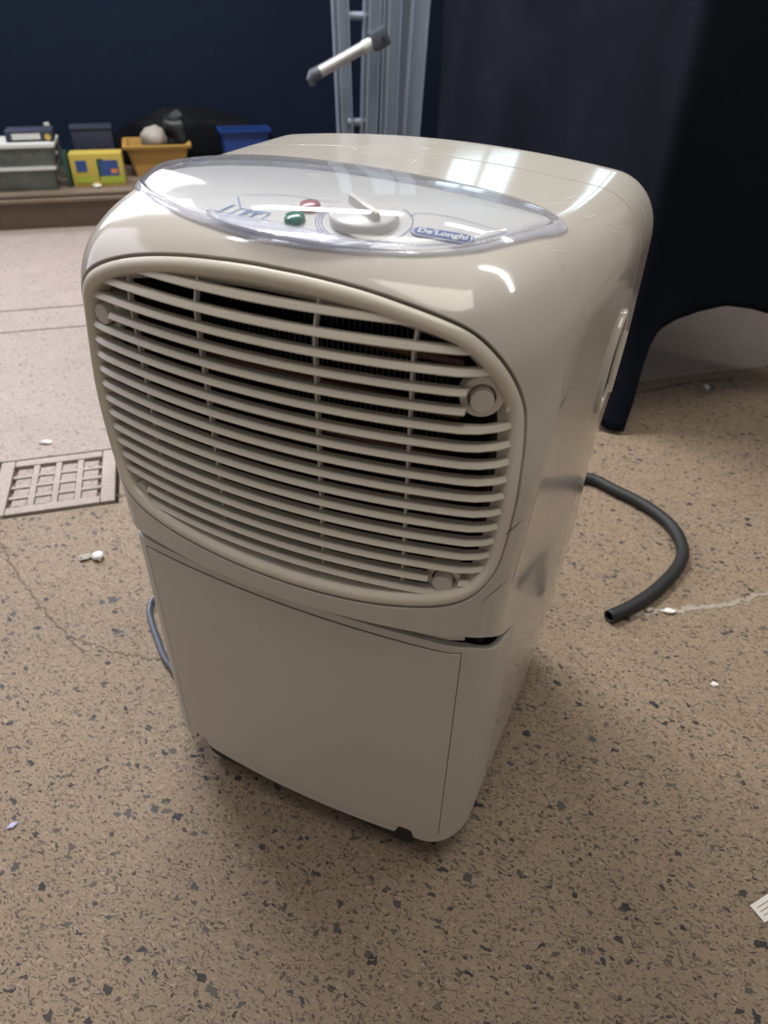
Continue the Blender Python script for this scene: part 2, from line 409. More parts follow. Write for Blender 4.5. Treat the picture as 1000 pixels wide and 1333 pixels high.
# grille outline in front-face coordinates
OUT = [(0, .688), (.094, .688), (.158, .688), (.302, .684), (.431, .674), (.528, .664), (.593, .653), (.651, .635), (.714, .609), (.760, .580), (.785, .545),
       (.793, .478), (.790, .411), (.785, .33), (.771, .242), (.748, .175), (.690, .124), (.624, .096), (.54, .073), (.447, .058), (.318, .046), (.16, .041), (0, .041),
       (-.16, .045), (-.304, .052), (-.413, .060), (-.519, .076), (-.60, .108), (-.655, .170), (-.685, .26), (-.70, .36), (-.695, .45), (-.67, .525), (-.62, .578),
       (-.555, .616), (-.475, .645), (-.36, .666), (-.225, .679), (-.10, .685)]
def closed_curve(P, n=720):
    P = [Vector((a, b, 0)) for a, b in P]; m = len(P); out = []
    for i in range(n):
        t = i/n*m; k = int(t); f = t-k
        a, b, c, d = P[(k-1) % m], P[k % m], P[(k+1) % m], P[(k+2) % m]
        q = .5*((2*b)+(c-a)*f+(2*a-5*b+4*c-d)*f*f+(3*b-a-3*c+d)*f**3); out.append((q.x, q.y))
    return np.array(out)
outl = closed_curve(OUT); OC = np.array([.04, .36])
def radial(curve, th):
    d = curve-OC; ang = np.arctan2(d[:, 1], d[:, 0]); r = np.hypot(d[:, 0], d[:, 1]); o_ = np.argsort(ang)
    return np.interp(th, ang[o_], r[o_], period=2*math.pi)

# full outer skin with a hole for the grille
def skin(bow, hole, M_=72):
    V = []; Fc = []; k0 = 0
    t = np.linspace(-1, 1, M_+1)
    def grid(fn):
        nonlocal k0
        A, B = np.meshgrid(t, t, indexing='ij'); V.append(cast(fn(A, B), bow).reshape(-1, 3)); n = M_+1
        for i in range(M_):
            for j in range(M_): Fc.append((k0+i*n+j, k0+(i+1)*n+j, k0+(i+1)*n+j+1, k0+i*n+j+1))
        k0 += n*n
    one = lambda A: np.ones_like(A)
    grid(lambda A, B: np.stack([A, B, one(A)], -1))
    grid(lambda A, B: np.stack([one(A), A, B], -1)); grid(lambda A, B: np.stack([-one(A), -A, B], -1))
    grid(lambda A, B: np.stack([-A, one(A), B], -1)); grid(lambda A, B: np.stack([-A, B, -one(A)], -1))
    if not hole:
        grid(lambda A, B: np.stack([A, -one(A), B], -1))
    else:
        s = t[:-1]; o1 = np.ones(M_)
        sq = np.concatenate([np.stack([s, -o1], -1), np.stack([o1, s], -1), np.stack([-s, o1], -1), np.stack([-o1, -s], -1)])
        # finer: insert points along the square
        N = len(sq)*2; sq2 = np.empty((N, 2)); sq2[::2] = sq; sq2[1::2] = (sq+np.roll(sq, -1, 0))/2
        d = sq2-OC; th = np.arctan2(d[:, 1], d[:, 0]); r = radial(outl, th)
        inner = OC+np.stack([np.cos(th), np.sin(th)], -1)*r[:, None]
        R_ = 30
        for i in range(R_+1):
            f = (i/R_)**1.5; V.append(S(inner*(1-f)+sq2*f, bow))
        for i in range(R_):
            for j in range(N): Fc.append((k0+i*N+j, k0+i*N+(j+1) % N, k0+(i+1)*N+(j+1) % N, k0+(i+1)*N+j))
        k0 += N*(R_+1)
    bm = bmesh.new(); vs = [bm.verts.new(v) for v in np.concatenate(V)]
    for f in Fc:
        try: bm.faces.new([vs[i] for i in f])
        except ValueError: pass
    bmesh.ops.remove_doubles(bm, verts=bm.verts[:], dist=1e-6)
    return bm
def cut(bm, co_, no):   # drops the side the normal points to
    bmesh.ops.bisect_plane(bm, geom=bm.verts[:]+bm.edges[:]+bm.faces[:], dist=1e-7, plane_co=co_, plane_no=no, clear_outer=True)
def cut_curve(bm, fn, axis, keep_above):
    for v in bm.verts: v.co.z -= fn(v.co[axis])
    cut(bm, (0, 0, 0), (0, 0, -1) if keep_above else (0, 0, 1))
    for v in bm.verts: v.co.z += fn(v.co[axis])
def finish_skin(name, bms, m, parent, bow=.028, r=.0006, depth=.006, nolip=None):
    """join skins, weld, add a small rounded lip along every open edge"""
    bm = bmesh.new()
    for b in bms:
        me = bpy.data.meshes.new('tmp'); b.to_mesh(me); bm.from_mesh(me); bpy.data.meshes.remove(me); b.free()
    bmesh.ops.remove_doubles(bm, verts=bm.verts[:], dist=1e-5)
    bm.verts.index_update(); bm.verts.ensure_lookup_table()
    P = np.array([v.co[:] for v in bm.verts]); Nn = grad(P, bow)
    faces = []
    for f in bm.faces:
        ids = [v.index for v in f.verts]; c = f.normal; nn = Nn[ids].mean(0)
        faces.append(ids if np.dot(c, nn) >= 0 else ids[::-1])
    T = {}; E_ = []
    for e in bm.edges:
        if len(e.link_faces) == 1:
            a, b = e.verts[0].index, e.verts[1].index; f = e.link_faces[0]
            if nolip and nolip(P[a]) and nolip(P[b]): continue
            n = Nn[a]+Nn[b]; ed = P[b]-P[a]; t = np.cross(ed, n); t /= (np.linalg.norm(t)+1e-12)
            if np.dot(t, (P[a]+P[b])/2-np.array(f.calc_center_median())) < 0: t = -t
            E_.append((a, b)); T[a] = T.get(a, 0)+t; T[b] = T.get(b, 0)+t
    V = list(P); NV = list(Nn); idx = {}
    rings = [(math.sin(p)*r, -r+r*math.cos(p), p) for p in (0, .5, 1.05, math.pi/2)]+[(r, -depth, math.pi/2)]
    for k, t in T.items():
        t = t/(np.linalg.norm(t)+1e-12); idx[k] = []
        for dt, dn, p in rings:
            idx[k].append(len(V)); V.append(P[k]+t*dt+Nn[k]*dn); NV.append(Nn[k]*math.cos(p)+t*math.sin(p))
    for a, b in E_:
        for i in range(len(rings)-1):
            q = [idx[a][i], idx[b][i], idx[b][i+1], idx[a][i+1]]
            nn = np.cross(V[q[1]]-V[q[0]], V[q[3]]-V[q[0]])
            faces.append(q if np.dot(nn, NV[q[0]]+NV[q[2]]) >= 0 else q[::-1])
    bm.free()
    return mesh_obj(name, V, faces, m, parent, True, NV)

unit = empty('dehumidifier', (0, 0, LIFT))
tag(unit, 'cream plastic portable dehumidifier with slatted front grille and top control panel', 'dehumidifier')
YS, ZB = .233, .0165
def zH(y): return float(np.interp(y, [-1, -.004, .0155, .045, .073, .083, 1], [.3215, .3205, .308, .286, .269, .2645, .2645]))
def zT(y): return float(np.interp(y, [-1, -.006, .004, .0187, .035, .051, .083, 1], [.3065, .3060, .3015, .290, .279, .271, .2625, .2625]))
YC = .083
base_skin = skin(.028, True)
A = base_skin.copy(); cut(A, (0, YC, 0), (0, 1, 0)); cut_curve(A, zH, 1, True)
B = base_skin.copy(); cut(B, (0, YC, 0), (0, -1, 0)); cut(B, (0, YS-.0013, 0), (0, 1, 0)); cut(B, (0, 0, ZB), (0, 0, -1))
housing = finish_skin('front_housing', [A, B], 'shell', unit, nolip=lambda p: abs(p[1]-YC) < 1e-4)
R = base_skin.copy(); cut(R, (0, YS+.0013, 0), (0, -1, 0)); cut(R, (0, 0, ZB), (0, 0, -1))
finish_skin('rear_housing', [R], 'shell', unit)
base_skin.free()
T_ = skin(.015, False); cut(T_, (0, YC, 0), (0, 1, 0)); cut_curve(T_, zT, 1, False)
def zB(x):
    x = x-XC+.002
    nt = lambda c: (1-sst(abs(x-c), .0075, .0095))*.0135
    return float(ZB+nt(-.124)+nt(.124))
cut_curve(T_, zB, 0, True)
tank = finish_skin('water_tank', [T_], 'tank', unit, bow=.015, nolip=lambda p: abs(p[1]-YC) < 1e-4)
# shelf inside the gap between housing and tank, plus an added dark plinth for the under-skirt shade
sx = np.linspace(-.150, .150, 30); gy = front_y(sx, .26, .015)
V = [(x, y+.004, .3085) for x, y in zip(sx, gy)]+[(x, y+.007, .323) for x, y in zip(sx, gy)]+[(x, y+.03, .324) for x, y in zip(sx, gy)]
Fc = [(k*30+i, k*30+i+1, (k+1)*30+i+1, (k+1)*30+i) for k in range(2) for i in range(29)]
mesh_obj('tank_shelf', V, Fc, 'tank', unit)
bm = bmesh.new(); box(bm, (XC, .168, .003), (.262, .332, .052), 0, .010); bm_obj('shade_plinth', bm, 'darkplastic', unit)
bm = bmesh.new(); box(bm, (XC, .165, .17), (.325, .28, .285), 0, .01); bm_obj('inner_case', bm, 'darkplastic', unit)
for sx_ in (-1, 1):
    for y_ in (.055, .29):
        f = mesh_obj('foot', *lathe([(.0, -LIFT), (.016, -LIFT), (.018, .004-LIFT), (.016, .023), (0, .023)], 20), 'rubber', unit); f.location = (XC+sx_*.125, y_, 0)

# tank front panel, slightly proud
def patch(x0, x1, z0, z1, bow, proud, name, m, parent, nx=40, nz=24, r=.003):
    xs = np.linspace(x0, x1, nx); zs = np.linspace(z0, z1, nz); X, Z = np.meshgrid(xs, zs, indexing='ij')
    Y = front_y(X, Z, bow)-proud; V = np.stack([X, Y, Z], -1).reshape(-1, 3)
    Fc = [(i*nz+j, (i+1)*nz+j, (i+1)*nz+j+1, i*nz+j+1) for i in range(nx-1) for j in range(nz-1)]
    N_ = list(grad(V+np.array([0, proud, 0]), bow)); V = list(V)
    loop = [i*nz for i in range(nx)]+[(nx-1)*nz+j for j in range(1, nz)]+[i*nz+nz-1 for i in range(nx-2, -1, -1)]+[j for j in range(nz-2, 0, -1)]
    k0 = len(V); cx, cz = (x0+x1)/2, (z0+z1)/2
    for k in loop:
        p = V[k]; V.append(p); side = np.array([1. if abs(p[0]-x1) < 1e-6 else (-1. if abs(p[0]-x0) < 1e-6 else 0), -.4, 1. if abs(p[2]-z1) < 1e-6 else (-1. if abs(p[2]-z0) < 1e-6 else 0)])
        N_.append(side/np.linalg.norm(side)); V.append(p+np.array([side[0]*.0003, proud+.002, side[2]*.0003])); N_.append(side/np.linalg.norm(side))
    n = len(loop)
    for i in range(n):
        j = (i+1) % n; Fc.append((k0+2*i, k0+2*i+1, k0+2*j+1, k0+2*j))
    return mesh_obj(name, V, Fc, m, parent, True, N_)
patch(-.1497, .1502, .0310, .2985, .015, .0003, 'panel_gap', 'darkplastic', tank)
patch(-.1477, .1497, .0312, .2978, .015, .0013, 'front_panel', 'tank', tank)

# ---- grille: frame, slats, ribs, bosses
NF = 480; th = np.linspace(-math.pi, math.pi, NF, endpoint=False)
rad = radial(outl, th)
ob = OC+np.stack([np.cos(th), np.sin(th)], -1)*rad[:, None]
P0 = S(ob); N0 = grad(P0)
# inward direction along the surface
tang = np.roll(P0, -1, 0)-np.roll(P0, 1, 0); inw = np.cross(N0, tang); inw /= np.linalg.norm(inw, axis=1, keepdims=True)
if np.dot(inw[0], S(OC[None])[0]-P0[0]) < 0: inw = -inw
def off(d):
    """points offset d metres inward on the surface"""
    Q = P0+inw*d; dd = (Q-CO)/HH
    return S(np.stack([dd[:, 0]/-dd[:, 1], dd[:, 2]/-dd[:, 1]], -1))
prof = [(.0024, .010), (.0024, .0016), (.0029, .0006), (.0040, .0000), (.0080, -.0003), (.0100, .0008), (.0113, .0028), (.0118, .0055), (.0120, .016)]
V = []; Fc = []
for d, dep in prof:
    Q = off(d); V.append(Q-grad(Q)*dep)
V = np.concatenate(V)
for i in range(len(prof)-1):
    for j in range(NF): Fc.append((i*NF+j, i*NF+(j+1) % NF, (i+1)*NF+(j+1) % NF, (i+1)*NF+j))
bm = bmesh.new(); vs = [bm.verts.new(v) for v in V]
for f in Fc: bm.faces.new([vs[i] for i in f])
frame = bm_obj('grille_frame', bm, 'slat', unit, 70)
inn = off(.0115)
def xlim(z):
    xs = []
    for i in range(NF):
        a, b = inn[i], inn[(i+1) % NF]
        if (a[2]-z)*(b[2]-z) <= 0 and a[2] != b[2]: xs.append(a[0]+(b[0]-a[0])*(z-a[2])/(b[2]-a[2]))
    return (min(xs), max(xs)) if len(xs) > 1 else None
BOSS = [(.1449, .512), (-.139, .5165), (.1312, .3665), (-.139, .3640)]
sec = [(.0034, .0021), (.0024, .0018), (.0, -.0010), (.0002, -.0018), (.0010, -.0021), (.0092, -.0010), (.0092, .0012)]
def slat(z):
    lim = xlim(z)
    if lim is None: return
    x0, x1 = lim[0]-.002, lim[1]+.002
    segs = [(x0, x1)]
    for bx_, bz in BOSS:
        if abs(bz-z) < .0075:
            h = .0105
            new = []
            for a, b in segs:
                if a < bx_ < b: new += [(a, bx_-h), (bx_+h, b)]
                else: new.append((a, b))
            segs = [q for q in new if q[1]-q[0] > .002]
    V = []; Fc = []
    for a, b in segs:
        n = max(4, int((b-a)/.010)); xs = np.linspace(a, b, n+1); ys = front_y(xs, z)+.0042; k0 = len(V); m = len(sec)
        for x, y in zip(xs, ys):
            for dy, dz in sec: V.append((x, y+dy, z+dz))
        for i in range(n):
            for j in range(m): Fc.append((k0+i*m+j, k0+(i+1)*m+j, k0+(i+1)*m+(j+1) % m, k0+i*m+(j+1) % m))
        Fc.append(tuple(k0+j for j in range(m))); Fc.append(tuple(k0+n*m+j for j in range(m-1, -1, -1)))
    bm = bmesh.new(); vs = [bm.verts.new(v) for v in V]
    for f in Fc: bm.faces.new([vs[i] for i in f])
    bm_obj('slat', bm, 'slat', unit, 24)
ZS = [.5555-.01235*i for i in range(17)]
for z in ZS: slat(z)
for x in (-.108, -.047, .0395, .1005):
    zt = inn[np.argmin(np.abs(inn[:, 0]-x)+(inn[:, 2] < .45)*9)][2]; zb = inn[np.argmin(np.abs(inn[:, 0]-x)+(inn[:, 2] > .45)*9)][2]
    zz = np.linspace(zb-.002, zt+.002, 30); yy = front_y(np.full(30, x), zz)
    V = []; Fc = []
    for z, y in zip(zz, yy):
        for dx, dy in ((-.0008, .0105), (.0008, .0105), (.0008, .0150), (-.0008, .0150)): V.append((x+dx, y+dy, z))
    for i in range(29):
        for j in range(4): Fc.append((i*4+j, i*4+(j+1) % 4, (i+1)*4+(j+1) % 4, (i+1)*4+j))
    bm = bmesh.new(); vs = [bm.verts.new(v) for v in V]
    for f in Fc: bm.faces.new([vs[i] for i in f])
    bm_obj('rib', bm, 'tank', unit, 40)
for bx_, bz in BOSS:
    y = float(front_y(np.array([bx_]), bz)[0]); n = grad(np.array([bx_, y, bz]))
    b = mesh_obj('screw_boss', *lathe([(.0088, -.0125), (.0130, -.0125), (.0135, -.0135), (.0135, -.024), (.0088, -.024), (.0088, -.0125)], 28), 'slat', unit)
    b.location = (bx_, y, bz); b.rotation_euler = Vector((n[0]*.5, n[1], n[2]*.2)).to_track_quat('Z', 'Y').to_euler()
    p = mesh_obj('screw_plug', *lathe([(0, -.0062), (.0068, -.0062), (.0073, -.0068), (.0073, -.022)], 24), 'tank', b)
# interior behind the slats
bm = bmesh.new(); box(bm, (XC, .16, .450), (.30, .012, .235), 0); bm_obj('interior_back', bm, 'darkplastic', unit)
for s in (-1, 1): box_obj('interior_side', (XC+s*.148, .10, .44), (.004, .11, .20), 'darkplastic', unit, 0, 0)
box_obj('interior_roof', (XC, .10, .562), (.26, .10, .004), 'darkplastic', unit, 0, 0)
ev = empty('evaporator', (0, 0, 0)); ev.parent = unit
for i in range(46):
    x = -.125+i*.0048
    bm = bmesh.new(); box(bm, (x, .118, .45), (.0012, .06, .20), 0); bm_obj('fin', bm, 'coil', ev)
for i in range(5):
    z = .37+i*.042
    mesh_obj('pipe', *tube([(-.13, .082, z), (.105, .082, z)], .0045, 10), plain('copper_pipe', (.10, .05, .03), .4) if i == 0 else bpy.data.materials['copper_pipe'], ev)
lb = box_obj('circuit_cover', (.088, .060, .548), (.060, .012, .034), 'labelpaper', unit, 0, .001)
mesh_obj('capacitor', *tube([(.046, .055, .530), (.046, .055, .560)], .010, 14), 'alu', unit)

# ---- side carry handle (straddles the housing seam on the right side)
def side_x(y, z):
    y = np.asarray(y, float); z = np.asarray(z, float)
    return bis(Fb, np.stack([np.full(y.shape, .3), y, z], -1), np.stack([np.full(y.shape, .05), y, z], -1))[..., 0]
hnd = empty('carry_handle', (0, 0, 0)); hnd.parent = unit
HC = np.array([.207, .462]); hu = np.array([.30, .954]); hv = np.array([.954, -.30])   # long axis, short axis in (y, z)
def lens2(a, b, n=56):
    t = np.linspace(0, 2*math.pi, n, endpoint=False)
    return HC+np.outer(np.cos(t)*a, hu)+np.outer(np.sign(np.sin(t))*np.abs(np.sin(t))**1.15*b, hv)
def ring_strip(name, specs, m, close=False):
    V = []; n = 56
    for a, b, h in specs:
        q = lens2(a, b); V += [(x+h, y, z) for x, (y, z) in zip(side_x(q[:, 0], q[:, 1]), q)]
    Fc = [(i*n+j, i*n+(j+1) % n, (i+1)*n+(j+1) % n, (i+1)*n+j) for i in range(len(specs)-1) for j in range(n)]
    if close: Fc.append(tuple((len(specs)-1)*n+j for j in range(n)))
    return mesh_obj(name, V, Fc, m, hnd)
ring_strip('handle_rim', [(.044, .022, -.002), (.0435, .0215, .0022), (.041, .019, .0034), (.038, .0165, .0024), (.037, .0155, -.003)], 'shell')
ring_strip('handle_pocket', [(.037, .0155, .0008), (.032, .012, .0005), (.015, .005, .0004)], 'darkplastic', True)  # flat dark inlay on the uncut skin; recess shade put into its colour
q = HC+np.array([[.010, -.030], [.0125, -.012], [.0165, .004], [.021, .020]]); xx = side_x(q[:, 0], q[:, 1])+.0016
mesh_obj('grip_bar', *tube(smooth_path([(x, y, z) for x, (y, z) in zip(xx, q)], 20), .004, 10), 'slat', hnd)

# ---- control panel on the top
def lens_outline(n=160):
    F_ = [(-.172, .085), (-.150, .062), (-.121, .041), (-.072, .0175), (-.029, .006), (0, .004), (.035, .006), (.071, .015), (.099, .028), (.125, .049), (.144, .082), (.1535, .108),
          (.150, .121), (.132, .1255), (.10, .128), (.056, .130), (.003, .132), (-.043, .134), (-.095, .134), (-.14, .128), (-.170, .112), (-.178, .098)]
    return closed_curve(F_, n)
lo = lens_outline(); LC = np.array([-.01, .072])
def lens_patch(name, s0, s1, rings, h, m, parent, outline=lo, center=LC, close=True, thick=0):
    n = len(outline); V = []; Fc = []
    for i in range(rings+1):
        s = s0+(s1-s0)*i/rings
        Q = center+(outline-center)*s; V.append(np.stack([Q[:, 0], Q[:, 1], top_z(Q[:, 0], Q[:, 1])+h(s)], -1))
    V = list(np.concatenate(V))
    for i in range(rings):
        for j in range(n): Fc.append((i*n+j, (i+1)*n+j, (i+1)*n+(j+1) % n, i*n+(j+1) % n))
    if close and s0 > 0 and s0 < .2: Fc.append(tuple(range(n-1, -1, -1)))
    o = mesh_obj(name, V, Fc, m, parent)
    if thick:
        md = o.modifiers.new('thickness', 'SOLIDIFY'); md.thickness = thick; md.offset = -1
    return o
panel = lens_patch('control_panel', .02, .93, 14, lambda s: .0008, 'insert', unit)
CH = lambda s: .0012+.0120*max(0, 1-s**4.5)**.8
lens_patch('clear_cover', .02, .962, 24, CH, 'clear', unit, thick=.0012)
lens_patch('cover_rim', .962, 1.0, 6, lambda s: CH(s), 'rim', unit, close=False, thick=.0022)
# raised finger lip at the cover's front edge
q = [(-.055, .0185), (-.035, .0115), (-.012, .0075), (.015, .0065), (.040, .009), (.062, .014)]
Q = smooth_path([Vector((*a, 0)) for a in q], 30); V = []; Fc = []
for i, p in enumerate(Q):
    k = math.sin(math.pi*i/30); z0 = float(top_z(np.array([p.x]), np.array([p.y]))[0])
    V += [(p.x, p.y-.002*k, z0+.002), (p.x, p.y-.0045*k, z0+.003+.003*k), (p.x, p.y+.003*k, z0+.0055+.004*k), (p.x, p.y+.009*k, z0+.0065+.002*k)]
for i in range(30):
    for j in range(3): Fc.append((i*4+j, (i+1)*4+j, (i+1)*4+j+1, i*4+j+1))
o = mesh_obj('finger_lip', V, Fc, 'rim', unit); o.modifiers.new('t', 'SOLIDIFY').thickness = .001
# dial
KX, KY = .0435, .0445
def on_top(x, y, h=0):
    z = float(top_z(np.array([x]), np.array([y]))[0]); n = Vector(grad(np.array([x, y, z]))); return Vector((x, y, z))+n*h, n
kp, kn = on_top(KX, KY, .0006)
dial = mesh_obj('dial', *lathe([(0, .0060), (.0192, .0058), (.0206, .0050), (.0211, .0040), (.0214, 0)], 48), 'knob', unit)
dial.location = kp; qd = kn.to_track_quat('Z', 'Y'); dial.rotation_euler = qd.to_euler()
bm = bmesh.new(); g = box(bm, (0, 0, .0088), (.0052, .033, .0105), 0, .0012)
for v in bm.verts:
    k = (v.co.z-.004)/.010; v.co.x *= 1-.35*max(0, k); v.co.z -= .0035*(abs(v.co.y)/.017)**2
fin = bm_obj('dial_grip', bm, 'knob', dial, 40); fin.rotation_euler = (0, 0, math.radians(38))
def ring_print(name, cx, cy, r, wd, m, a0=0, a1=360, h=.0012):
    n = 72; V = []; t = np.radians(np.linspace(a0, a1, n))
    for rr in (r-wd/2, r+wd/2):
        X, Y = cx+rr*np.cos(t), cy+rr*np.sin(t); V.append(np.stack([X, Y, top_z(X, Y)+h], -1))
    mesh_obj(name, np.concatenate(V), [(j, j+1, n+j+1, n+j) for j in range(n-1)], m, panel)
ring_print('printed_ring', KX, KY, .0262, .0005, 'blue', 130, 330)
ring_print('printed_ring', KX, KY, .0280, .0005, 'blue', 150, 330)
ring_print('printed_ring', KX, KY, .0298, .0005, 'blue', 160, 420)
def line_print(name, pts, wd, m, h=.0012, n=60):
    P = smooth_path([Vector((*p, 0)) for p in pts], n) if len(pts) > 2 else [Vector((*pts[0], 0)).lerp(Vector((*pts[1], 0)), i/n) for i in range(n+1)]
    X = []; Y = []
    for i, p in enumerate(P):
        d = (P[min(i+1, n)]-P[max(i-1, 0)]).normalized(); nn = Vector((-d.y, d.x, 0))*wd/2
        X += [p.x+nn.x, p.x-nn.x]; Y += [p.y+nn.y, p.y-nn.y]
    X = np.array(X); Y = np.array(Y); V = np.stack([X, Y, top_z(X, Y)+h], -1)
    mesh_obj(name, V, [(2*i, 2*i+1, 2*i+3, 2*i+2) for i in range(n)], m, panel)
line_print('printed_line', [(-.045, .0175), (-.02, .0155), (.005, .0165), (.018, .0195)], .0005, 'blue')
line_print('printed_line', [(.066, .025), (.088, .0335), (.110, .050), (.126, .071)], .0005, 'blue')
line_print('printed_line', [(.126, .071), (.105, .073), (.085, .074), (.070, .070), (.066, .062)], .0004, 'blue')
line_print('printed_line', [(-.05, .055), (-.02, .062), (.005, .061), (.030, .066)], .0004, 'blue')
# lamps
def lamp(name, x, y, r, m, h):
    p, n = on_top(x, y, .0006)
    o = mesh_obj(name, *lathe([(0, h), (r*.6, h*.97), (r*.9, h*.8), (r, h*.5), (r, 0)], 28), m, unit)
    o.location = p; o.rotation_euler = n.to_track_quat('Z', 'Y').to_euler(); return o
tag(lamp('indicator_lamp', .0045, .0275, .0066, 'green', .005), 'green indicator lamp')
tag(lamp('indicator_lamp', .0045, .0465, .0068, 'red', .005), 'red indicator lamp')
# lettering laid on the panel
def lettering(name, text, size, x, y, ang, m, parent, h=.0016, shear=0, bold=0.0, sx=1.0):
    cu = bpy.data.curves.new(name, 'FONT'); cu.body = text; cu.size = size; cu.align_x = 'CENTER'; cu.align_y = 'CENTER'; cu.shear = shear; cu.offset = bold; cu.resolution_u = 3
    o = bpy.data.objects.new(name, cu); C.objects.link(o); bpy.context.view_layer.update()
    me = bpy.data.meshes.new_from_object(o.evaluated_get(bpy.context.evaluated_depsgraph_get())); bpy.data.objects.remove(o)
    c, s = math.cos(ang), math.sin(ang); P = np.array([v.co[:] for v in me.vertices]); X = P[:, 0]*sx
    gx = x+X*c-P[:, 1]*s; gy = y+X*s+P[:, 1]*c; gz = top_z(gx, gy)+h
    for v, a, b, d in zip(me.vertices, gx, gy, gz): v.co = (a, b, d)
    me.materials.clear(); me.materials.append(mat[m]); ob_ = bpy.data.objects.new(name, me); C.objects.link(ob_); ob_.parent = parent; return ob_
def stadium(name, cx, cy, L, H, ang, m, parent, h):
    t = np.linspace(0, 2*math.pi, 64, endpoint=False); X = np.cos(t); Y = np.sin(t)
    px = np.sign(X)*(L/2-H/2)*(np.abs(X) > 1e-9)+X*H/2; py = Y*H/2
    c, s = math.cos(ang), math.sin(ang); gx = cx+px*c-py*s; gy = cy+px*s+py*c; V = np.stack([gx, gy, top_z(gx, gy)+h], -1)
    V = np.vstack([V, [[cx, cy, float(top_z(np.array([cx]), np.array([cy]))[0])+h]]])
    return mesh_obj(name, V, [(i, (i+1) % 64, 64) for i in range(64)], m, parent)
BA = math.radians(10); BXc, BYc = .0935, .0478
badge = stadium('maker_badge', BXc, BYc, .0385, .0125, BA, 'blue', unit, .0013)
stadium('badge_line', BXc, BYc, .0370, .0110, BA, 'insert', badge, .0016)
stadium('badge_field', BXc, BYc, .0350, .0090, BA, 'blue', badge, .0019)
lettering('lettering', "De'Longhi", .0078, BXc, BYc, BA, 'white', badge, .0022, .1, .00022, .95)
lettering('lettering', 'ET', .0100, -.0292, .0265, math.radians(-3), 'ltblue', panel, .0013, .25, .00012, 1.25)
lettering('lettering', 'J', .0135, -.0500, .0325, math.radians(-3), 'ltblue', panel, .0013, .25, .00012, 1.25)
for pq in ([(-.0432, .0216), (-.0174, .0206)], [(-.0174, .0206), (-.0157, .0316)], [(-.0157, .0316), (-.0390, .0330)], [(-.0390, .0330), (-.0527, .0506)], [(-.0390, .0330), (-.0432, .0216)]):
    line_print('printed_line', pq, .0008, 'ltblue')

# ---- scuffs and scratches on the shell
def mark(name, p, q, wd, m, bend=0.):
    P_ = np.linspace(np.array(p), np.array(q), 9); dd = np.array(q)-np.array(p)
    d = P_-CO; sv = d/np.abs(d/HH).max(1, keepdims=True)/HH
    A_ = cast(sv); N_ = grad(A_); t = np.gradient(A_, axis=0); sd = np.cross(N_, t); sd /= np.linalg.norm(sd, axis=1, keepdims=True)
    k = np.sin(np.linspace(.15, math.pi-.15, 9))[:, None]*wd; off_ = sd*np.sin(np.linspace(0, math.pi, 9))[:, None]*bend
    V = np.concatenate([A_+sd*k+off_+N_*.00015, A_-sd*k+off_+N_*.00015])
    mesh_obj(name, V, [(i, i+1, 9+i+1, 9+i) for i in range(8)], m, housing)
mark('scuff_mark', (.163, .010, .412), (.171, .030, .418), .0006, 'tape'); mark('scuff_mark', (.158, .003, .352), (.170, .030, .362), .0005, 'tape', .002)
mark('scuff_mark', (.176, .06, .486), (.178, .075, .492), .0006, 'tape')
rs = random.Random(5)
for k in range(26):
    if k < 14: x0, y0 = rs.uniform(.135, .178), rs.uniform(.08, .20); a_ = rs.uniform(.6, 1.2)
    else: x0, y0 = rs.uniform(-.06, .13), rs.uniform(.145, .225); a_ = rs.uniform(-.6, 2.6)
    L_ = rs.uniform(.006, .026); z0 = float(top_z(np.array([min(x0, .165)]), np.array([y0]))[0])-(.015 if x0 > .165 else 0)
    mark('scratch', (x0, y0, z0), (x0-L_*math.cos(a_)*.6, y0-L_*math.sin(a_), z0), rs.uniform(.00015, .0004), 'white', rs.uniform(-.001, .001))

# ------------------------------------------------------------------ hose and cord
hp = [(.06, .365, .10), (.062, .44, .07), (.075, .58, .02), (.100, .70, .0105), (.148, .735, .0105), (.198, .719, .0105), (.253, .696, .0105), (.298, .660, .0105), (.321, .613, .0105), (.323, .566, .0105), (.303, .500, .0105), (.274, .442, .0105), (.247, .404, .0105)]
hp = [((*fl(x, y), z) if y > .6 or x > .2 else (x, y, z)) for x, y, z in hp]
HP = smooth_path(hp, 120)
hv_, hf_ = tube(HP, .0098, 20, False)
hose = empty('drain_hose', (.247, .404, 0))
ho = mesh_obj('hose_wall', [Vector(v)-Vector((.247, .404, 0)) for v in hv_], hf_, 'rubber', hose); md = ho.modifiers.new('t', 'SOLIDIFY'); md.thickness = .0024; md.offset = -1
tag(hose, 'black rubber drain hose curling over the floor behind the machine', 'hose')
cp = [(-.13, .33, .06), (-.20, .33, .02), (-.29, .27, .006), (-.335, .19, .005), (-.343, .160, .005), (-.334, .140, .005), (-.318, .124, .005), (-.287, .100, .005), (-.245, .072, .005), (-.18, .06, .005), (-.08, .09, .005)]
cp = [((*fl(x, y), z) if x < -.19 else (x, y, z)) for x, y, z in cp]
pc = mesh_obj('power_cord', *tube(smooth_path(cp, 90), .0045, 12), 'cord'); tag(pc, 'grey blue power cord looping out at the machine\'s lower left', 'cord')

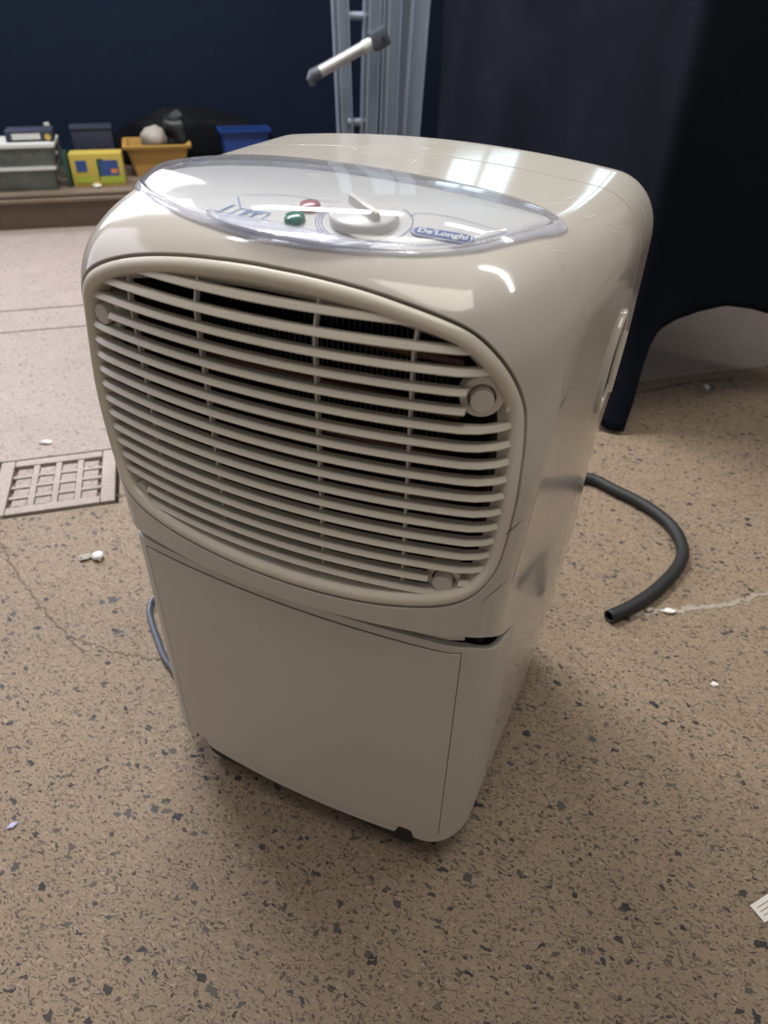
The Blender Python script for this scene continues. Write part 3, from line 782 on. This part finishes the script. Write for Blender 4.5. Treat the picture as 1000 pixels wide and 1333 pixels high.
# ------------------------------------------------------------------ things on the ledge
def on_room(name, u, v, z, rz=0): return empty(name, room(u, v, z), RA+rz)
def tub(bm, L, Wd, H, taper, t=.003, rim=0):
    """open tapered tub, base centred at origin"""
    def ring(l, w_, z, rr=.012, n=6):
        P = []
        for cx, cy, a0 in ((l/2-rr, w_/2-rr, 0), (-l/2+rr, w_/2-rr, 90), (-l/2+rr, -w_/2+rr, 180), (l/2-rr, -w_/2+rr, 270)):
            for k in range(n): a = math.radians(a0+90*k/(n-1)); P.append(bm.verts.new((cx+rr*math.cos(a), cy+rr*math.sin(a), z)))
        return P
    Rg = [ring(L*taper, Wd*taper, 0), ring(L, Wd, H)]
    if rim: Rg += [ring(L+2*rim, Wd+2*rim, H), ring(L+2*rim, Wd+2*rim, H-.008)][:2]; Rg.append(ring(L+2*rim, Wd+2*rim, H+.003)); Rg.append(ring(L-2*t, Wd-2*t, H+.003))
    else: Rg.append(ring(L-2*t, Wd-2*t, H))
    Rg.append(ring(L*taper-2*t, Wd*taper-2*t, t))
    n = len(Rg[0])
    for a, b in zip(Rg[:-1], Rg[1:]):
        for i in range(n): bm.faces.new((a[i], a[(i+1) % n], b[(i+1) % n], b[i]))
    bm.faces.new(Rg[0][::-1]); bm.faces.new(Rg[-1])
def drawer(u, v, z, L, Wd, H, label):
    d = on_room('storage_tray', u, v, z); bm = bmesh.new(); tub(bm, L*.97, Wd, H-.010, .96); bm_obj('tray_body', bm, 'binclear', d, 50)
    bm = bmesh.new(); tub(bm, L, Wd+.01, .010, 1.0, .012); o = bm_obj('tray_rim', bm, 'whiterim', d, 50); o.location = (0, 0, H-.010)
    tag(d, label, 'tray', 'clear plastic trays stacked on the ledge')
drawer(-.502, 2.42, LZ, .235, .17, .077, 'clear plastic tray with pale rim, lower of the stacked pair')
drawer(-.492, 2.42, LZ+.0785, .235, .17, .068, 'clear plastic tray with pale rim, upper of the stacked pair')
def thing(o, label, cat, group=None): return tag(o, label, cat, group)
thing(lumpy('crumpled_bag', room(-.45, 2.40, LZ+.030), (.05, .05, .026), 'cream', amp=.3, seed=1), 'cream crumpled bag inside the lower clear tray', 'bag')
thing(lumpy('plastic_cap', room(-.565, 2.39, LZ+.026), (.018, .03, .022), 'orangebit', amp=.2, seed=2), 'orange bit at the left end of the lower clear tray', 'cap')
thing(lumpy('white_cloth', room(-.43, 2.41, LZ+.108), (.045, .045, .024), 'paper', amp=.35, seed=3), 'white bundle inside the upper clear tray', 'cloth')
thing(lumpy('grey_bundle', room(-.53, 2.41, LZ+.105), (.045, .05, .022), 'whiterim', amp=.35, seed=4), 'pale grey bundle inside the upper clear tray', 'bundle')
bx = on_room('flat_box', -.455, 2.42, LZ+.148, .03); box_obj('carton', (0, 0, .017), (.15, .10, .033), 'nvbox', bx, 0, .002); box_obj('printed_band', (-.01, -.0505, .017), (.09, .002, .018), 'whiterim', bx, 0, 0)
o = mesh_obj('yellow_sticker', *lathe([(0, .001), (.010, .001), (.010, 0)], 20), 'yellow', bx); o.location = (.058, -.051, .014); o.rotation_euler = (math.pi/2, 0, 0)
thing(bx, 'dark blue printed flat box with yellow dot on the upper tray', 'box')
bt = on_room('clear_bottle', -.392, 2.54, LZ); mesh_obj('bottle_body', *lathe([(0, 0), (.020, 0), (.022, .01), (.022, .12), (.016, .15), (.009, .165)], 24), 'binclear', bt); mesh_obj('bottle_cap', *lathe([(.010, .163), (.010, .182), (0, .182)], 20), 'whiterim', bt)
bt.rotation_euler = (0, -.12, RA); thing(bt, 'clear bottle with white cap behind the stacked trays', 'bottle')
gb = on_room('green_carton', -.3605, 2.40, LZ, 0); box_obj('carton', (0, 0, .055), (.013, .07, .11), 'dkgreen', gb, 0, .002); box_obj('flap', (0, 0, .1115), (.012, .05, .003), 'dkgreen', gb, 0, 0)
thing(gb, 'dark green upright carton between clear trays and yellow box', 'carton')
yb = on_room('yellow_box', -.262, 2.405, LZ, -.03)
box_obj('carton', (0, 0, .0535), (.178, .075, .107), 'yellow', yb, 0, .003)
for cx, cz, sx_, sz, m in ((-.052, .068, .036, .036, 'pblue'), (.042, .060, .060, .050, 'pblue'), (.012, .055, .022, .070, 'dkgreen'), (.045, .022, .080, .022, 'ylgreen'), (-.048, .024, .055, .020, 'ylgreen'), (.056, .050, .020, .014, 'orangebit'), (-.046, .075, .014, .018, 'paper')):
    box_obj('printed_patch', (cx, -.0384-random.uniform(0, .0004), cz), (sx_, .0012, sz), m, yb, 0, 0)
thing(yb, 'yellow printed box with blue and green pictures on the ledge', 'box')
bs = on_room('wash_basin', -.055, 2.56, LZ)
bm = bmesh.new(); tub(bm, .225, .17, .105, .80, .004, .012); bm_obj('basin_body', bm, 'orange', bs, 50)
thing(bs, 'mustard yellow plastic basin with flared rim on the ledge', 'basin')
thing(lumpy('paper_roll', room(-.062, 2.53, LZ+.122), (.050, .045, .042), 'cream', amp=.10, seed=5), 'cream rounded bundle sitting in the mustard basin', 'bundle')
thing(lumpy('polythene_bag', room(.020, 2.58, LZ+.125), (.062, .055, .068), 'bag', amp=.25, seed=6), 'shiny black polythene bag bulging from the mustard basin', 'bag')
thing(lumpy('black_sheet', room(.06, 2.72, LZ+.05), (.32, .035, .135), 'sheet', amp=.16, seed=8, rz=RA, flat=-.38), 'low mound of black sheeting heaped against the navy wall', 'sheet')
nb = on_room('dark_box', -.272, 2.56, LZ, .05); box_obj('carton', (0, 0, .08), (.14, .09, .16), 'nvbox', nb, 0, .003); box_obj('lid', (0, 0, .1625), (.146, .096, .008), 'nvbox', nb, 0, .002)
thing(nb, 'dark navy box standing behind the yellow printed box', 'box')
bb = on_room('blue_bin', .268, 2.57, LZ); bm = bmesh.new(); tub(bm, .185, .11, .140, .88, .003, .008); bm_obj('bin_body', bm, 'bluebin', bb, 50)
thing(bb, 'bright blue plastic bin on the ledge behind the machine', 'bin')
o = lumpy('paper_scrap', room(-.275, 2.36, LZ+.006), (.016, .011, .006), 'paper', amp=.3, seed=9, sub=2); thing(o, 'small white scrap on the ledge in front of the yellow box', 'scrap')

# ------------------------------------------------------------------ ladder
ld = on_room('folding_ladder', .66, 2.08, 0)
def rail(u0, u1, v, wd, dp, m='alu', h=2.0):
    """channel rail from floor (u0) to the height of .66 (u1), continued upward; u relative to .66"""
    k = (u1-u0)/.36; ub = u0-k*.3; ut = u0+k*(h-.3)
    bm = bmesh.new()
    for dx, dy, sx_, sy in ((0, dp/2, wd, .003), (-wd/2+.0015, 0, .003, dp), (wd/2-.0015, 0, .003, dp), (-wd*.18, -dp/2+.003, wd*.12, .004)):
        g = box(bm, (0, 0, 0), (sx_, sy, h))
        for vv in g:
            f = (vv.co.z/h)+.5; vv.co = Vector((vv.co.x+dx+ub+(ut-ub)*f, vv.co.y+dy+v, vv.co.z+h/2))
    return bm_obj('rail', bm, m, ld)
rail(.550-.66, .538-.66, .05, .052, .026)
rail(.633-.66, .643-.66, .05, .056, .026)
rail(.700-.66, .706-.66, .04, .060, .028)
rail(.775-.66, .790-.66, .05, .085, .026)
for z in (.30, .60, .90, 1.2, 1.5, 1.8):
    mesh_obj('rung', *tube([(-.10, .05+.012, z+.04), (-.03, .05+.012, z+.04)], .012, 12), 'alu', ld)
sb = mesh_obj('stabiliser_bar', *tube([(-.235, -.10, .498), (-.055, -.10, .580)], .017, 18), 'alu2', ld)
d = Vector((.18, 0, .082)).normalized()
a = Vector((-.055, -.10, .580))
bm = bmesh.new(); box(bm, a+d*.022, (.056, .052, .054), 0, .012, 1.0, 0, -math.atan2(.082, .18)); bm_obj('end_block', bm, 'greycap', sb, 40)
mesh_obj('bolt_head', *tube([a+d*.028+Vector((0, -.026, 0)), a+d*.028+Vector((0, -.030, 0))], .005, 12), 'rubber', sb)
b = Vector((-.235, -.10, .498)); mesh_obj('end_cap', *tube([b+d*.012, b+d*.0, b-d*.012, b-d*.018+Vector((0, 0, -.006)), b-d*.012+Vector((0, 0, -.026))], .019, 14, True, [.0185, .0195, .019, .016, .010]), 'greycap', sb)
mesh_obj('collar', *tube([a-d*.035, a-d*.010], .0178, 16), 'whiterim', sb)
mesh_obj('pivot_arm', *tube([a+d*.03+Vector((0, .02, 0)), a+d*.03+Vector((0, .14, 0))], .008, 10), 'alu', ld)
box_obj('foot_pad', (-.11+.01, .05, .012), (.06, .04, .024), 'greycap', ld, 0, .004); box_obj('foot_pad', (.105, .05, .012), (.09, .04, .024), 'greycap', ld, 0, .004)
tag(ld, 'dull aluminium folding ladder with tilted bar standing before the navy wall', 'ladder')

# ------------------------------------------------------------------ black cloth over a table
tb = on_room('work_table', 0, 0, 0)
def tloc(u, v, z): return (u, v, z)
CU, CV = .742, .635                       # near corner of the cloth in room coordinates
box_obj('table_top', (CU+.30, CV+.58, .765), (.50, 1.06, .03), 'wood', tb, 0, .004)
for du, dv in ((.14, .70), (.50, .70), (.14, 1.05), (.50, 1.05)): box_obj('leg', (CU+du, CV+dv, .375), (.05, .05, .75), 'greycap', tb, 0, .004)
tag(tb, 'work table hidden under a black cloth at the right', 'table')
# plan path: from the wall end along the left face to the near corner, then along the right face
NW = 220; path = []
for i in range(NW+1):
    s = i/NW*3.0
    if s < 1.60: path.append((s, 0))
    else: path.append((s, 1))
V = []; Fc = []; NZ = 46; rows = []
for i in range(NW+1):
    s = i/NW*1.74; sl = 1.16-s     # distance before (+) or after (-) the corner
    rr = .035
    if sl > rr: u, v, nu, nv = CU, CV+sl, -1., 0.
    elif sl < -rr: u, v, nu, nv = CU-sl, CV, 0., -1.
    else:
        t = (rr-sl)/(2*rr)*math.pi/2; u = CU+rr-rr*math.cos(t); v = CV+rr-rr*math.sin(t); nu, nv = -math.cos(t), -math.sin(t)
    # hem height
    if sl > .30: hem = .05
    elif sl > 0: hem = .05-.042*math.exp(-((sl+.02)/.07)**2)
    else:
        hem = .008
    q = -.022-sl
    if q > 0: hem = float(np.interp(q, [0, .003, .008, .015, .03, .06, .10, .15, .20, .32, .5, .8, 1.5], [.010, .05, .11, .165, .205, .225, .240, .25, .243, .205, .20, .24, .20]))
    fold = .026*math.sin(sl*9+.9)+.014*math.sin(sl*19+1.3)
    if sl < 0: fold = .020*math.sin(-sl*11)+.010*math.sin(-sl*27+.5)
    env = sst(np.array(abs(sl)), .03, .22)
    for j in range(NZ+1):
        f = j/NZ; z = hem+(.785-hem)*f
        amp = float(env)*(1.0-.65*f)
        flare = .058*math.exp(-z/.11)*math.exp(-(sl/.10)**2)          # corner of the cloth hangs outward
        d_ = fold*amp+.02*(1-f)*float(env)
        V.append(room(u+nu*(d_+flare), v+nv*(d_+flare), z))
for i in range(NW):
    for j in range(NZ): Fc.append((i*(NZ+1)+j, (i+1)*(NZ+1)+j, (i+1)*(NZ+1)+j+1, i*(NZ+1)+j+1))
cl = mesh_obj('table_cloth', V, Fc, 'cloth'); md = cl.modifiers.new('t', 'SOLIDIFY'); md.thickness = .0025; md.offset = -1
# top sheet of the cloth as part
tp = []
bm = bmesh.new(); box(bm, room(CU+.30, CV+.58, .7885), (.57, 1.14, .004), RA); bm_obj('cloth_top', bm, 'cloth', cl)
tag(cl, 'black cloth hanging in folds over the table at the right', 'cloth')

# ------------------------------------------------------------------ litter on the floor
def scrap(name, x, y, s, m, label, cat='scrap', seed=0, rz=0):
    x, y = fl(x, y); o = lumpy(name, (x, y, s[2]*.9), s, m, amp=.35, sub=2, seed=seed, rz=rz); thing(o, label, cat, None)
scrap('paper_scrap', -.800, .403, (.013, .006, .003), 'paper', 'small white scrap on pale floor above the floor grate', seed=11, rz=.6)
scrap('paper_scrap', -.478, .195, (.010, .009, .006), 'paper', 'crumpled white scrap on the floor below the grate', seed=12)
scrap('plaster_flake', -.495, .187, (.012, .007, .003), 'cream', 'cream flake touching the crumpled white scrap left of the machine', 'flake', 13, .7)
scrap('plaster_flake', .322, .462, (.009, .005, .003), 'paper', 'largest white flake on the floor beside the hose end', 'flake', 14, .4)
scrap('plaster_flake', .297, .452, (.008, .004, .003), 'rubble', 'pale flake on the floor under the bend of the hose', 'flake', 15, .9)
scrap('paper_scrap', -.257, -.168, (.0055, .003, .0014), 'lilac', 'lilac scrap on the speckled floor at the lower left edge', 'scrap', 16, .9)
scrap('stone_chip', .392, .352, (.004, .003, .002), 'paper', 'tiny white chip on the floor below the hose at the right', 'chip', 17)
bl = empty('loose_bolt', (*fl(.310, 1.209), .0095), .9); mesh_obj('head', *tube([(-.016, 0, 0), (-.004, 0, 0)], .010, 6), 'steel', bl); mesh_obj('shank', *tube([(-.004, 0, -.001), (.020, 0, -.002)], .0055, 12), 'greycap', bl)
tag(bl, 'small zinc bolt lying on the grey floor beside the black cloth', 'bolt')
tk = empty('paper_ticket', (*fl(.461, .086), .0008), .9); box_obj('ticket_sheet', (0, 0, 0), (.030, .018, .0008), 'paper', tk, 0, .0002)
for k in range(3): box_obj('printed_line', (0, -.004+k*.004, .0005), (.020, .0008, .0004), 'rubble', tk, 0, 0)
tag(tk, 'white paper ticket on the floor at the right picture edge', 'ticket')
